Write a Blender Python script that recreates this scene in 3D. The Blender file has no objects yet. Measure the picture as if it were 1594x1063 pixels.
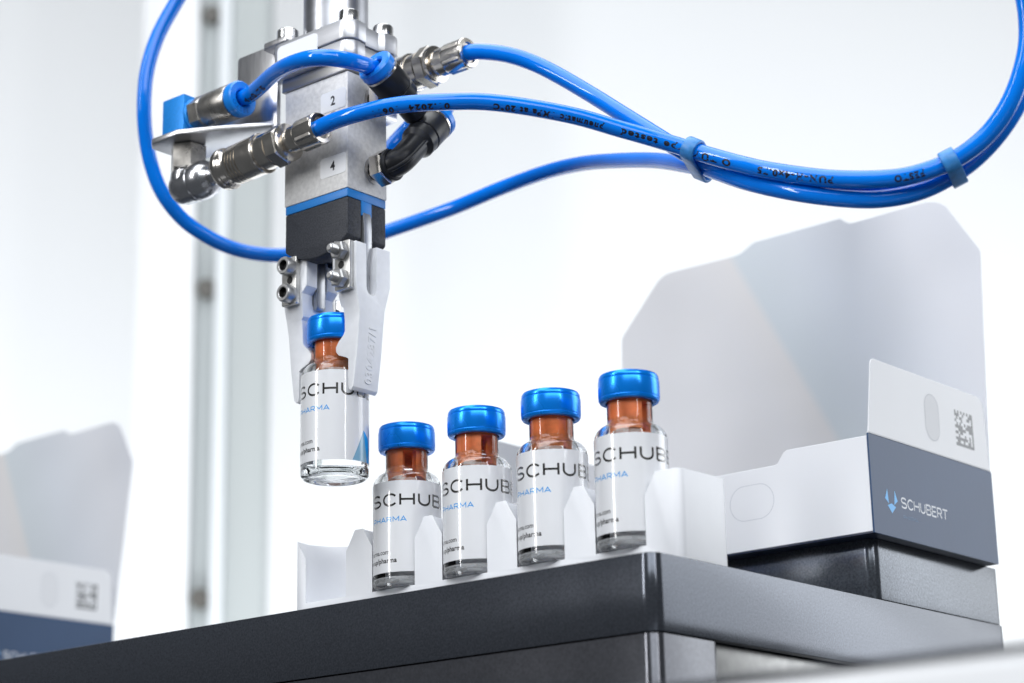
import bpy, bmesh, math, random
from mathutils import Vector, Matrix

# ------------------------------------------------------------------ set-up
scene = bpy.context.scene
col = scene.collection
MM = 0.001                                   # everything below is written in millimetres
def V(x, y, z): return Vector((x, y, z))
R = math.radians

# camera: 76 mm lens, looking up a little, slight roll
YAW, PITCH, ROLL = R(50.18), R(16.156), R(-1.2132)
fw = V(-math.cos(YAW)*math.cos(PITCH), math.sin(YAW)*math.cos(PITCH), math.sin(PITCH))
rt = fw.cross(V(0, 0, 1)).normalized()
up = rt.cross(fw)
rt, up = rt*math.cos(ROLL)+up*math.sin(ROLL), up*math.cos(ROLL)-rt*math.sin(ROLL)
CAM = V(256.95, -351.68, -80.9)
cd = bpy.data.cameras.new('camera')
cam = bpy.data.objects.new('camera', cd)
col.objects.link(cam)
cam.matrix_world = Matrix(((rt.x, up.x, -fw.x, CAM.x*MM), (rt.y, up.y, -fw.y, CAM.y*MM),
                           (rt.z, up.z, -fw.z, CAM.z*MM), (0, 0, 0, 1)))
cd.sensor_fit = 'HORIZONTAL'; cd.sensor_width = 36
cd.lens = 36*3356.58/1594
cd.clip_start = 0.01; cd.clip_end = 50
cd.dof.use_dof = True; cd.dof.focus_distance = 0.500; cd.dof.aperture_fstop = 16
scene.camera = cam

# studio surroundings: dim bluish hall
world = bpy.data.worlds.new('World'); scene.world = world; world.use_nodes = True
world.node_tree.nodes['Background'].inputs[0].default_value = (0.86, 0.92, 1.0, 1)
world.node_tree.nodes['Background'].inputs[1].default_value = 0.10

def area(name, loc, target, sx, sy, radiance, color=(1, 1, 1)):
    L = bpy.data.lights.new(name, 'AREA'); L.shape = 'RECTANGLE'
    L.size = sx*MM; L.size_y = sy*MM
    L.energy = radiance*math.pi*(sx*MM)*(sy*MM); L.color = color
    o = bpy.data.objects.new(name, L); col.objects.link(o)
    o.location = V(*loc)*MM
    o.rotation_euler = (V(*target)-V(*loc)).to_track_quat('-Z', 'Y').to_euler()
    return o
C0 = V(-60, 20, 60)
HD = V(-math.cos(YAW), math.sin(YAW), 0)      # horizontal view heading
HR = V(math.sin(YAW), math.cos(YAW), 0)       # to the right of it
def about(f, r, z): return C0 + HD*f + HR*r + V(0, 0, z)
# softbox right of and behind the set, big overhead box, two strips on the camera side, two wall washers
COOL = (0.94, 0.97, 1.0)
area('softbox_right', about(270, 880, 190), C0, 500, 620, 2.9, COOL)
area('softbox_overhead', about(60, -60, 900), C0, 800, 700, 3.2, COOL)
area('softbox_key', about(-480, -420, 760), C0, 600, 600, 3.4, COOL)
area('front_fill', about(-900, 120, 500), C0, 1000, 420, 4.4, COOL)  # added fill, brightens stoppers and faces turned to the camera
area('strip_left', about(-683, -1222, 500), C0, 140, 760, 20.0)
area('strip_right', about(-640, 500, 420), C0, 60, 520, 13.0)
area('wall_washer_low', about(520, 60, -420), about(1050, 60, 90), 1700, 300, 6.8, COOL)
area('wall_washer_side', about(450, 1300, 200), about(1050, 250, 150), 300, 900, 1.4, COOL)

vs = scene.view_settings
vs.view_transform = 'Standard'; vs.look = 'None'; vs.exposure = 0.12; vs.gamma = 1.0
vs.use_curve_mapping = False
scene.cycles.use_denoising = True
scene.cycles.max_bounces = 14; scene.cycles.transmission_bounces = 12
scene.cycles.glossy_bounces = 6; scene.cycles.transparent_max_bounces = 12
scene.cycles.sample_clamp_indirect = 6

# ------------------------------------------------------------------ materials
def mat(name, color, rough=0.5, metal=0.0, noise=None, bump=None, coat=0.0, spec=0.5, trans=0.0, ior=1.5,
        rough_var=None, sss=0.0, coat_rough=0.05, aniso=None, sss_scale=0.0012):
    m = bpy.data.materials.new(name); m.use_nodes = True
    nt = m.node_tree; b = nt.nodes['Principled BSDF']
    c4 = (*color, 1)
    b.inputs['Base Color'].default_value = c4
    b.inputs['Roughness'].default_value = rough
    b.inputs['Metallic'].default_value = metal
    b.inputs['Specular IOR Level'].default_value = spec
    b.inputs['Coat Weight'].default_value = coat
    b.inputs['Coat Roughness'].default_value = coat_rough
    b.inputs['IOR'].default_value = ior
    b.inputs['Transmission Weight'].default_value = trans
    if sss:
        b.inputs['Subsurface Weight'].default_value = sss
        b.inputs['Subsurface Radius'].default_value = (1, 1, 1)
        b.inputs['Subsurface Scale'].default_value = sss_scale
    tc = nt.nodes.new('ShaderNodeTexCoord')
    def noise_node(scale, detail=4, stretch=None):
        n = nt.nodes.new('ShaderNodeTexNoise'); n.inputs['Scale'].default_value = scale
        n.inputs['Detail'].default_value = detail
        if stretch:
            mp = nt.nodes.new('ShaderNodeMapping'); mp.inputs['Scale'].default_value = stretch
            nt.links.new(tc.outputs['Object'], mp.inputs[0]); nt.links.new(mp.outputs[0], n.inputs['Vector'])
        else:
            nt.links.new(tc.outputs['Object'], n.inputs['Vector'])
        return n
    if noise:                                 # (scale, amount[, stretch])  colour variation
        n = noise_node(noise[0], 6, noise[2] if len(noise) > 2 else None)
        mr = nt.nodes.new('ShaderNodeMapRange')
        mr.inputs[1].default_value = 0.3; mr.inputs[2].default_value = 0.7
        mr.inputs[3].default_value = 1-noise[1]; mr.inputs[4].default_value = 1+noise[1]
        mx = nt.nodes.new('ShaderNodeVectorMath'); mx.operation = 'SCALE'
        mx.inputs[0].default_value = color
        nt.links.new(n.outputs['Fac'], mr.inputs[0]); nt.links.new(mr.outputs[0], mx.inputs['Scale'])
        nt.links.new(mx.outputs[0], b.inputs['Base Color'])
    if rough_var:
        n = noise_node(rough_var[0], 5, rough_var[2] if len(rough_var) > 2 else None)
        mr = nt.nodes.new('ShaderNodeMapRange')
        mr.inputs[1].default_value = 0.3; mr.inputs[2].default_value = 0.7
        mr.inputs[3].default_value = rough-rough_var[1]; mr.inputs[4].default_value = rough+rough_var[1]
        nt.links.new(n.outputs['Fac'], mr.inputs[0]); nt.links.new(mr.outputs[0], b.inputs['Roughness'])
    if bump:                                  # (scale, strength, distance_mm[, stretch])
        n = noise_node(bump[0], 5, bump[3] if len(bump) > 3 else None)
        bp = nt.nodes.new('ShaderNodeBump'); bp.inputs['Strength'].default_value = bump[1]
        bp.inputs['Distance'].default_value = bump[2]*MM
        nt.links.new(n.outputs['Fac'], bp.inputs['Height']); nt.links.new(bp.outputs[0], b.inputs['Normal'])
    if aniso is not None: b.inputs['Anisotropic'].default_value = aniso
    return m

M = {}
M['black_plate'] = mat('black_anodised', (0.074, 0.082, 0.099), 0.155, 0.65, noise=(2200, 0.25), rough_var=(40, 0.03))
M['black_riser'] = mat('black_anodised_fine', (0.08, 0.09, 0.106), 0.2, 0.6, noise=(1800, 0.35), rough_var=(60, 0.03))
M['block'] = mat('dark_block', (0.072, 0.075, 0.086), 0.17, 0.65, noise=(1500, 0.15), rough_var=(40, 0.03))
M['mill_steel'] = mat('milled_steel', (0.36, 0.36, 0.355), 0.36, 1.0, noise=(400, 0.06), rough_var=(300, 0.04))
M['alu'] = mat('blasted_aluminium', (0.72, 0.715, 0.71), 0.58, 0.3, noise=(900, 0.12), bump=(5200, 0.35, 0.04), rough_var=(90, 0.08))
M['alu_smooth'] = mat('anodised_aluminium', (0.60, 0.61, 0.64), 0.42, 0.9, noise=(120, 0.08, (1, 1, 8)), bump=(3000, 0.12, 0.03))
M['alu_dark'] = mat('darkened_aluminium', (0.30, 0.30, 0.30), 0.36, 0.9, noise=(80, 0.1, (1, 1, 6)))  # darkened so the adapter plate's shading sits in the colour
M['lever_steel'] = mat('lever_steel', (0.42, 0.43, 0.45), 0.36, 0.9, noise=(500, 0.1))
M['pole'] = mat('turned_aluminium', (0.38, 0.39, 0.42), 0.34, 1.0, noise=(50, 0.12, (1, 1, 5)), bump=(1800, 0.2, 0.03, (1, 1, 0.1)))
M['sheet'] = mat('brushed_sheet_steel', (0.60, 0.60, 0.615), 0.33, 1.0, noise=(500, 0.07, (6, 6, .35)), rough_var=(400, 0.05, (6, 6, .4)), bump=(900, 0.12, 0.02, (6, 6, .3)))
M['nickel'] = mat('nickel_plated_brass', (0.66, 0.62, 0.565), 0.19, 1.0, noise=(160, 0.12), rough_var=(240, 0.07), bump=(700, 0.06, 0.03))
M['nickel_matt'] = mat('nickel_matt', (0.47, 0.45, 0.42), 0.31, 1.0, noise=(600, 0.18), rough_var=(240, 0.08), bump=(2400, 0.15, 0.03))
M['chrome'] = mat('polished_steel', (0.56, 0.565, 0.59), 0.25, 1.0, noise=(200, 0.1), rough_var=(160, 0.05), bump=(400, 0.05, 0.04))
M['nut'] = mat('zinc_plated_nut', (0.50, 0.50, 0.50), 0.36, 0.85, noise=(600, 0.2))
M['clamp'] = mat('ground_steel_plate', (0.56, 0.555, 0.54), 0.4, 0.85, noise=(400, 0.15))
M['screw'] = mat('screw_steel', (0.62, 0.62, 0.62), 0.2, 1.0, noise=(300, 0.1), rough_var=(300, 0.06))
M['black_plastic'] = mat('black_plastic', (0.03, 0.033, 0.042), 0.5, 0, noise=(3000, 0.6), spec=0.3, bump=(2600, 0.25, 0.04), rough_var=(300, 0.08))
M['black_elbow'] = mat('black_moulded_plastic', (0.012, 0.013, 0.016), 0.36, 0, spec=0.35, bump=(900, 0.12, 0.05), rough_var=(150, 0.08))
M['hole_shade'] = mat('cavity_shade', (0.01, 0.01, 0.01), 0.6)  # near black, stands in for the shade inside holes and sockets
M['blue_strip'] = mat('blue_moulding', (0.012, 0.20, 0.60), 0.42, 0, noise=(300, 0.05))
M['blue_cube'] = mat('blue_anodised', (0.008, 0.24, 0.72), 0.42, 0.25, noise=(1500, 0.1), bump=(4200, 0.3, 0.04))
M['collar'] = mat('blue_collar', (0.006, 0.23, 0.80), 0.30, 0, noise=(200, 0.05), coat=0.2)
M['collar_ink'] = mat('collar_moulded_mark', (0.004, 0.13, 0.50), 0.4)
M['hose'] = mat('blue_polyurethane', (0.0, 0.195, 0.82), 0.09, 0, noise=(120, 0.05), coat=0.15, spec=0.35, bump=(260, 0.05, 0.12), sss=0.0, coat_rough=0.03)
M['clip'] = mat('pale_blue_clip', (0.04, 0.24, 0.60), 0.38, 0, noise=(700, 0.15), bump=(1400, 0.3, 0.05), sss=0.15)
M['ink'] = mat('black_ink', (0.006, 0.006, 0.012), 0.45)
M['finger'] = mat('milky_nylon', (0.80, 0.815, 0.85), 0.36, 0, noise=(500, 0.03), bump=(900, 0.12, 0.05), sss=0.25)
M['rack'] = mat('white_acetal', (0.80, 0.815, 0.85), 0.42, 0, noise=(90, 0.025), bump=(1600, 0.1, 0.03), sss=0.0)
M['sticker'] = mat('white_sticker', (0.93, 0.94, 0.96), 0.35)
M['label'] = mat('vial_label', (0.90, 0.91, 0.935), 0.28, 0, noise=(60, 0.02), coat=1.0, coat_rough=0.05)
M['label_ink'] = mat('label_ink', (0.02, 0.019, 0.018), 0.25, coat=1.0)
M['label_blue'] = mat('label_blue_ink', (0.02, 0.33, 0.78), 0.25, coat=0.5)
M['label_teal'] = mat('label_pale_blue_ink', (0.22, 0.42, 0.56), 0.25, coat=0.5)
M['cap'] = mat('blue_metallic_cap', (0.0, 0.27, 1.0), 0.24, 0.5, noise=(120, 0.05), rough_var=(160, 0.05), bump=(420, 0.06, 0.06))
M['cap_alu'] = mat('cap_bare_aluminium', (0.75, 0.75, 0.76), 0.3, 1.0)
M['stopper'] = mat('red_brown_rubber', (1.0, 0.29, 0.09), 0.5, 0, noise=(500, 0.12))
M['card'] = mat('white_coated_card', (0.80, 0.81, 0.835), 0.36, 0, noise=(25, 0.02), bump=(900, 0.2, 0.04), spec=0.25)
M['card_edge'] = mat('card_cut_edge', (0.72, 0.73, 0.75), 0.7)
M['navy'] = mat('navy_print', (0.018, 0.055, 0.135), 0.34, 0.0, noise=(30, 0.08), bump=(700, 0.3, 0.05), spec=0.24)
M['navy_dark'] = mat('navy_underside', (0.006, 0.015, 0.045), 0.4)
M['print_white'] = mat('white_print', (0.66, 0.69, 0.74), 0.4)
M['print_cyan'] = mat('cyan_print', (0.08, 0.42, 0.85), 0.4)
M['print_faint'] = mat('faint_cyan_print', (0.05, 0.16, 0.32), 0.4)
M['code'] = mat('grey_print', (0.16, 0.165, 0.175), 0.4)
M['emboss'] = mat('card_perforation', (0.55, 0.57, 0.61), 0.6)
M['oval'] = mat('card_oval_patch', (0.765, 0.775, 0.80), 0.6, bump=(2200, 0.5, 0.05))
M['wall'] = mat('white_wall_paint', (0.80, 0.81, 0.82), 0.8, noise=(2, 0.01))
M['post_face'] = mat('post_grey_face', (0.42, 0.45, 0.45), 0.6)
M['post_dark'] = mat('post_groove', (0.40, 0.43, 0.435), 0.6)
M['post_lip'] = mat('post_lip', (0.70, 0.73, 0.75), 0.6)
M['post_bolt'] = mat('post_bolt', (0.10, 0.095, 0.085), 0.5)
M['rail'] = mat('white_rail', (0.82, 0.83, 0.85), 0.45, noise=(20, 0.03))
M['rail_top'] = mat('rail_gasket', (0.05, 0.055, 0.07), 0.5)

# the printed lid: soft pale shapes on white card
def lid_material():
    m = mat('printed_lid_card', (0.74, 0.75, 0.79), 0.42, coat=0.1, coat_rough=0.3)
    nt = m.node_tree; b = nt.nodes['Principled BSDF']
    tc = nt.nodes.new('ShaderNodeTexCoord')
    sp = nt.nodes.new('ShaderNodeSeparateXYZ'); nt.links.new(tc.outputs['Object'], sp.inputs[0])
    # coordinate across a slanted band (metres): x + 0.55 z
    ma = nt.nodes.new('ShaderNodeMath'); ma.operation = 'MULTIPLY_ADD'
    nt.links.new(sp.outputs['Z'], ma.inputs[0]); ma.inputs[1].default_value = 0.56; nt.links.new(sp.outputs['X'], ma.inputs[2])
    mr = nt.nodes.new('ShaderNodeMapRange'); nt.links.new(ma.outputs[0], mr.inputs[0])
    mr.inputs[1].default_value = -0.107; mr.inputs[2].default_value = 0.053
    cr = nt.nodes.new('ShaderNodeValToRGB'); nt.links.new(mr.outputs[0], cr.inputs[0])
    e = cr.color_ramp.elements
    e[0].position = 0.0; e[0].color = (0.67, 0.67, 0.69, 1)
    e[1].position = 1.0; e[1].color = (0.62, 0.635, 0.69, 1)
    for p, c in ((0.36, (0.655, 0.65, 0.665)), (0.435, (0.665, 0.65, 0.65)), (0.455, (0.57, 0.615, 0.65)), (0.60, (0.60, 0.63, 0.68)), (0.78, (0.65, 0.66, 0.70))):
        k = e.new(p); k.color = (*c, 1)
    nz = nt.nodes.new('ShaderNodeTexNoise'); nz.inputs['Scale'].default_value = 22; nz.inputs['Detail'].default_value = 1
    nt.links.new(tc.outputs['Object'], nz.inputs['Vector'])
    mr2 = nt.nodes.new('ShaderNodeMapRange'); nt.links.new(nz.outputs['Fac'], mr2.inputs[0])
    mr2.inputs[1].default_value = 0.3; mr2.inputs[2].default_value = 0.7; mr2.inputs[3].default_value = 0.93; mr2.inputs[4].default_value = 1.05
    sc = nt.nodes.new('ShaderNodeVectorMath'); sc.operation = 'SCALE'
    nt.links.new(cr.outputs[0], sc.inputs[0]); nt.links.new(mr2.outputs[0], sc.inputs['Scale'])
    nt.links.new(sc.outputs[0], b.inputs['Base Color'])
    return m
M['lid'] = lid_material()

def glass_material(name, tint, rough=0.0):
    m = bpy.data.materials.new(name); m.use_nodes = True
    nt = m.node_tree; nt.nodes.remove(nt.nodes['Principled BSDF'])
    g = nt.nodes.new('ShaderNodeBsdfGlass'); g.inputs['IOR'].default_value = 1.5
    g.inputs['Color'].default_value = (*tint, 1); g.inputs['Roughness'].default_value = rough
    nt.links.new(g.outputs[0], nt.nodes['Material Output'].inputs[0])
    return m
def thin_glass(name):
    # thin wall: light passes straight through, the surface still mirrors
    m = bpy.data.materials.new(name); m.use_nodes = True
    nt = m.node_tree; nt.nodes.remove(nt.nodes['Principled BSDF'])
    t = nt.nodes.new('ShaderNodeBsdfTransparent'); t.inputs[0].default_value = (0.97, 0.98, 0.98, 1)
    g = nt.nodes.new('ShaderNodeBsdfGlossy'); g.inputs['Roughness'].default_value = 0.03
    fr = nt.nodes.new('ShaderNodeFresnel'); fr.inputs[0].default_value = 1.5
    mx = nt.nodes.new('ShaderNodeMixShader')
    nt.links.new(fr.outputs[0], mx.inputs[0]); nt.links.new(t.outputs[0], mx.inputs[1]); nt.links.new(g.outputs[0], mx.inputs[2])
    nt.links.new(mx.outputs[0], nt.nodes['Material Output'].inputs[0])
    return m
M['neck_glass'] = thin_glass('thin_neck_glass')
M['base_glass'] = thin_glass('lightened_base_glass')
def add_base_light(m, w):                          # pale diffuse mix stands in for light gathered in the thick base
    nt = m.node_tree; out = nt.nodes['Material Output']; src = out.inputs[0].links[0].from_node
    d = nt.nodes.new('ShaderNodeBsdfDiffuse'); d.inputs[0].default_value = (0.72, 0.74, 0.76, 1)
    n = nt.nodes.new('ShaderNodeTexNoise'); n.inputs['Scale'].default_value = 260; n.inputs['Detail'].default_value = 2
    mp = nt.nodes.new('ShaderNodeMapping'); mp.inputs['Scale'].default_value = (1, 1, 5)
    tc = nt.nodes.new('ShaderNodeTexCoord'); nt.links.new(tc.outputs['Object'], mp.inputs[0]); nt.links.new(mp.outputs[0], n.inputs['Vector'])
    mr = nt.nodes.new('ShaderNodeMapRange'); mr.inputs[1].default_value = 0.35; mr.inputs[2].default_value = 0.65
    mr.inputs[3].default_value = w*0.6; mr.inputs[4].default_value = w*1.4; nt.links.new(n.outputs['Fac'], mr.inputs[0])
    mx = nt.nodes.new('ShaderNodeMixShader'); nt.links.new(mr.outputs[0], mx.inputs[0])
    nt.links.new(src.outputs[0], mx.inputs[1]); nt.links.new(d.outputs[0], mx.inputs[2]); nt.links.new(mx.outputs[0], out.inputs[0])
add_base_light(M['base_glass'], 0.34)
def translucent(m, w):
    nt = m.node_tree; b = nt.nodes['Principled BSDF']; out = nt.nodes['Material Output']
    t = nt.nodes.new('ShaderNodeBsdfTranslucent'); t.inputs[0].default_value = (0.82, 0.83, 0.86, 1)
    mx = nt.nodes.new('ShaderNodeMixShader'); mx.inputs[0].default_value = w
    nt.links.new(b.outputs[0], mx.inputs[1]); nt.links.new(t.outputs[0], mx.inputs[2]); nt.links.new(mx.outputs[0], out.inputs[0])
translucent(M['label'], 0.2)
M['glass'] = glass_material('clear_glass', (0.985, 0.99, 0.99))

# ------------------------------------------------------------------ mesh helpers (mm)
class MB:
    def __init__(s): s.v = []; s.f = []; s.m = []
    def add(s, vs_, fs, mi=0):
        o = len(s.v); s.v += [Vector(p) for p in vs_]
        for f in fs: s.f.append([i+o for i in f]); s.m.append(mi)
        return s
    def box(s, x0, x1, y0, y1, z0, z1, mi=0):
        return s.add([(x0, y0, z0), (x1, y0, z0), (x1, y1, z0), (x0, y1, z0), (x0, y0, z1), (x1, y0, z1), (x1, y1, z1), (x0, y1, z1)],
                     [(0, 3, 2, 1), (4, 5, 6, 7), (0, 1, 5, 4), (1, 2, 6, 5), (2, 3, 7, 6), (3, 0, 4, 7)], mi)
    def prism(s, poly, a, b, fn, mi=0):
        """poly: list of 2-D points; fn(p, q, t) -> 3-D; extruded t from a to b"""
        n = len(poly)
        A = [fn(p, q, a) for p, q in poly]; B = [fn(p, q, b) for p, q in poly]
        return s.add(A+B, [tuple(range(n))[::-1], tuple(range(n, 2*n))]+[(i, (i+1) % n, n+(i+1) % n, n+i) for i in range(n)], mi)
    def lathe(s, prof, o=(0, 0, 0), d=(0, 0, 1), seg=40, mi=0, phase=0.0, closed=False):
        """prof: (radius, height) along axis d; radius 0 gives a pole"""
        o = Vector(o); d = Vector(d).normalized()
        a = d.orthogonal().normalized() if abs(d.z) < 0.999 else V(1, 0, 0)
        if abs(d.z) < 0.999:
            a = (V(0, 0, 1)-d*d.z).normalized()
        b = d.cross(a)
        rings = []; vs_ = []; fs = []
        for r, h in prof:
            if r <= 1e-6:
                rings.append([len(vs_)]); vs_.append(o+d*h)
            else:
                ring = []
                for k in range(seg):
                    t = 2*math.pi*(k+phase)/seg
                    ring.append(len(vs_)); vs_.append(o+d*h+(a*math.cos(t)+b*math.sin(t))*r)
                rings.append(ring)
        pairs = list(zip(rings[:-1], rings[1:]))
        if closed: pairs.append((rings[-1], rings[0]))
        for p, q in pairs:
            if len(p) == 1 and len(q) == 1: continue
            for k in range(seg):
                k2 = (k+1) % seg
                if len(p) == 1: fs.append((p[0], q[k2], q[k]))
                elif len(q) == 1: fs.append((p[k], p[k2], q[0]))
                else: fs.append((p[k], p[k2], q[k2], q[k]))
        return s.add(vs_, fs, mi)
    def hexnut(s, r, h0, h1, o, d, mi=0, ch=0.35, phase=0.0, sides=6):
        return s.lathe([(0, h0), (r-ch*1.2, h0), (r, h0+ch), (r, h1-ch), (r-ch*1.2, h1), (0, h1)], o, d, sides, mi, phase)
    def build(s, name, mats, parent=None, bevel=0, seg=2, angle=35, smooth=True):
        me = bpy.data.meshes.new(name)
        me.from_pydata([v*MM for v in s.v], [], s.f)
        if not isinstance(mats, (list, tuple)): mats = [mats]
        for m in mats: me.materials.append(M[m])
        for p, mi in zip(me.polygons, s.m): p.material_index = mi
        bm = bmesh.new(); bm.from_mesh(me)
        bmesh.ops.recalc_face_normals(bm, faces=bm.faces[:])
        if bevel:
            es = [e for e in bm.edges if len(e.link_faces) == 2 and e.calc_face_angle(0) > R(angle)]
            bmesh.ops.bevel(bm, geom=es, offset=bevel*MM, segments=seg, profile=0.5, affect='EDGES', clamp_overlap=True)
        bm.to_mesh(me); bm.free()
        return finish(name, me, parent, smooth)

def finish(name, me, parent=None, smooth=True):
    if smooth:
        for p in me.polygons: p.use_smooth = True
        me.set_sharp_from_angle(angle=R(32))
    o = bpy.data.objects.new(name, me); col.objects.link(o)
    if parent: o.parent = parent
    return o
def thing(name, label, cat, loc=(0, 0, 0), rz=0.0, group=None):
    o = bpy.data.objects.new(name, None); col.objects.link(o)
    o.empty_display_size = 0.01
    o.location = V(*loc)*MM; o.rotation_euler = (0, 0, rz)
    return tag(o, label, cat, group)
def tag(o, label, cat, group=None):
    o['label'] = label; o['category'] = cat
    if group: o['group'] = group
    return o
def boolean(o, cutters, op='DIFFERENCE'):
    for c in cutters:
        md = o.modifiers.new('b', 'BOOLEAN'); md.operation = op; md.solver = 'EXACT'; md.object = c
    bpy.context.view_layer.update()
    dg = bpy.context.evaluated_depsgraph_get()
    me = bpy.data.meshes.new_from_object(o.evaluated_get(dg))
    o.modifiers.clear(); old = o.data; o.data = me
    for c in cutters: bpy.data.objects.remove(c)
    return o
def bevel_mesh(o, width, seg=2, angle=40):
    md = o.modifiers.new('v', 'BEVEL'); md.width = width*MM; md.segments = seg
    md.limit_method = 'ANGLE'; md.angle_limit = R(angle); md.harden_normals = False
    bpy.context.view_layer.update()
    dg = bpy.context.evaluated_depsgraph_get()
    me = bpy.data.meshes.new_from_object(o.evaluated_get(dg))
    o.modifiers.clear(); o.data = me
    for p in me.polygons: p.use_smooth = True
    me.set_sharp_from_angle(angle=R(32))
    return o

def spline(pts, step=0.7):
    """centripetal-ish Catmull-Rom; returns samples and their control-point parameter"""
    P = [Vector(p) for p in pts]; P = [P[0]*2-P[1]]+P+[P[-1]*2-P[-2]]
    out = []; par = []
    for i in range(1, len(P)-2):
        p0, p1, p2, p3 = P[i-1], P[i], P[i+1], P[i+2]
        n = max(4, int((p2-p1).length/step))
        for k in range(n):
            t = k/n
            out.append(0.5*((2*p1)+(p2-p0)*t+(2*p0-5*p1+4*p2-p3)*t*t+(-p0+3*p1-3*p2+p3)*t**3)); par.append(i-1+t)
    out.append(P[-2]); par.append(len(pts)-1.0)
    for _ in range(6):                       # take out small wobbles, keep the ends
        out = [out[0]]+[(out[i-1]+out[i]*2+out[i+1])/4 for i in range(1, len(out)-1)]+[out[-1]]
    return out, par
def tube_mesh(mb, path, r, seg=36, caps=True, mi=0):
    T = [(path[min(i+1, len(path)-1)]-path[max(i-1, 0)]).normalized() for i in range(len(path))]
    n = T[0].orthogonal().normalized()
    vs_ = []; fs = []
    for p, t in zip(path, T):
        n = (n-t*n.dot(t)).normalized(); b = t.cross(n)
        for k in range(seg):
            a = 2*math.pi*k/seg; vs_.append(p+(n*math.cos(a)+b*math.sin(a))*r)
    for i in range(len(path)-1):
        for k in range(seg):
            k2 = (k+1) % seg; fs.append((i*seg+k, i*seg+k2, (i+1)*seg+k2, (i+1)*seg+k))
    if caps:
        fs.append(tuple(range(seg))[::-1]); fs.append(tuple((len(path)-1)*seg+k for k in range(seg)))
    return mb.add(vs_, fs, mi)

# ---- lettering: built-in font outlines (small print) and a single-stroke wide face (the wordmark)
def font_mesh(text, size, spacing=1.0, bold=0.012):
    cu = bpy.data.curves.new('t', 'FONT'); cu.body = text; cu.size = size; cu.space_character = spacing
    cu.resolution_u = 3; cu.offset = size*bold
    o = bpy.data.objects.new('t', cu); col.objects.link(o)
    bpy.context.view_layer.update()
    me = bpy.data.meshes.new_from_object(o.evaluated_get(bpy.context.evaluated_depsgraph_get()))
    vs_ = [(v.co.x, v.co.y) for v in me.vertices]; fs = [tuple(p.vertices) for p in me.polygons]
    bpy.data.objects.remove(o); bpy.data.curves.remove(cu); bpy.data.meshes.remove(me)
    return vs_, fs
def split2d(vs_, fs, step):
    """cut a flat mesh into vertical slices so that it can be wrapped round a cylinder"""
    bm = bmesh.new(); bv = [bm.verts.new((x, y, 0)) for x, y in vs_]
    for f in fs:
        try: bm.faces.new([bv[i] for i in f])
        except ValueError: pass
    x0 = min(v[0] for v in vs_); x1 = max(v[0] for v in vs_)
    x = x0+step
    while x < x1:
        bmesh.ops.bisect_plane(bm, geom=bm.verts[:]+bm.edges[:]+bm.faces[:], plane_co=(x, 0, 0), plane_no=(1, 0, 0), dist=1e-5)
        x += step
    bm.verts.index_update()
    r = ([(v.co.x, v.co.y) for v in bm.verts], [tuple(v.index for v in f.verts) for f in bm.faces]); bm.free()
    return r
def arc(cx, cy, rx, ry, a0, a1, n=10):
    return [(cx+rx*math.cos(R(a0+(a1-a0)*k/n)), cy+ry*math.sin(R(a0+(a1-a0)*k/n))) for k in range(n+1)]
GL = {   # strokes on a 1-high box; second value is the advance
 'S': ([arc(.56, .745, .42, .255, 25, 90, 5)+arc(.44, .745, .40, .255, 90, 270, 12)+arc(.62, .25, .40, .25, 90, -90, 12)+arc(.46, .25, .44, .25, -90, -155, 5)], 1.06),
 'C': ([arc(.60, .5, .56, .5, 38, 322, 26)], 1.08),
 'H': ([[(.05, 0), (.05, 1)], [(1.07, 0), (1.07, 1)], [(.05, .5), (1.07, .5)]], 1.12),
 'U': ([[(.05, 1), (.05, .42)]+arc(.5, .42, .45, .42, 180, 360, 16)+[(.95, 1)]], 1.0),
 'B': ([[(.05, 0), (.05, 1), (.66, 1)]+arc(.66, .755, .24, .245, 90, -90, 8)+[(.05, .51)], [(.66, .51)]+arc(.68, .255, .27, .255, 90, -90, 8)+[(.05, 0)]], .98),
 'E': ([[(.85, 1), (.05, 1), (.05, 0), (.85, 0)], [(.05, .5), (.78, .5)]], .88),
 'R': ([[(.05, 0), (.05, 1), (.66, 1)]+arc(.66, .725, .25, .275, 90, -90, 8)+[(.05, .45)], [(.5, .45), (.95, 0)]], .98),
 'T': ([[(0, 1), (.98, 1)], [(.49, 1), (.49, 0)]], .98),
 'P': ([[(.05, 0), (.05, 1), (.66, 1)]+arc(.66, .70, .27, .30, 90, -90, 8)+[(.05, .40)]], .98),
 'A': ([[(0, 0), (.52, 1), (1.04, 0)], [(.18, .30), (.86, .30)]], 1.04),
 'M': ([[(.05, 0), (.05, 1), (.6, .3), (1.15, 1), (1.15, 0)]], 1.2),
}
def stroke_text(text, h, w, gap, wx=1.0):
    vs_ = []; fs = []; x = 0
    for ch in text:
        strokes, adv = GL[ch]
        for st in strokes:
            P = [Vector((x+px*h*wx, py*(h-w)+w/2)) for px, py in st]
            Q = [P[0]]
            for p in P[1:]:
                if (p-Q[-1]).length > 1e-4: Q.append(p)
            P = Q; n = len(P); o = len(vs_)
            for i, p in enumerate(P):
                d0 = (P[i]-P[i-1]).normalized() if i else (P[1]-P[0]).normalized()
                d1 = (P[i+1]-P[i]).normalized() if i < n-1 else d0
                n0 = Vector((-d0.y, d0.x)); n1 = Vector((-d1.y, d1.x)); m = (n0+n1)
                m = m.normalized() if m.length > 1e-3 else n0
                k = w/2/max(0.4, m.dot(n0))
                vs_ += [tuple(p+m*k), tuple(p-m*k)]
            fs += [(o+2*i, o+2*i+1, o+2*i+3, o+2*i+2) for i in range(n-1)]
        x += (adv*wx+gap)*h
    return vs_, fs, x-gap*h
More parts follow.
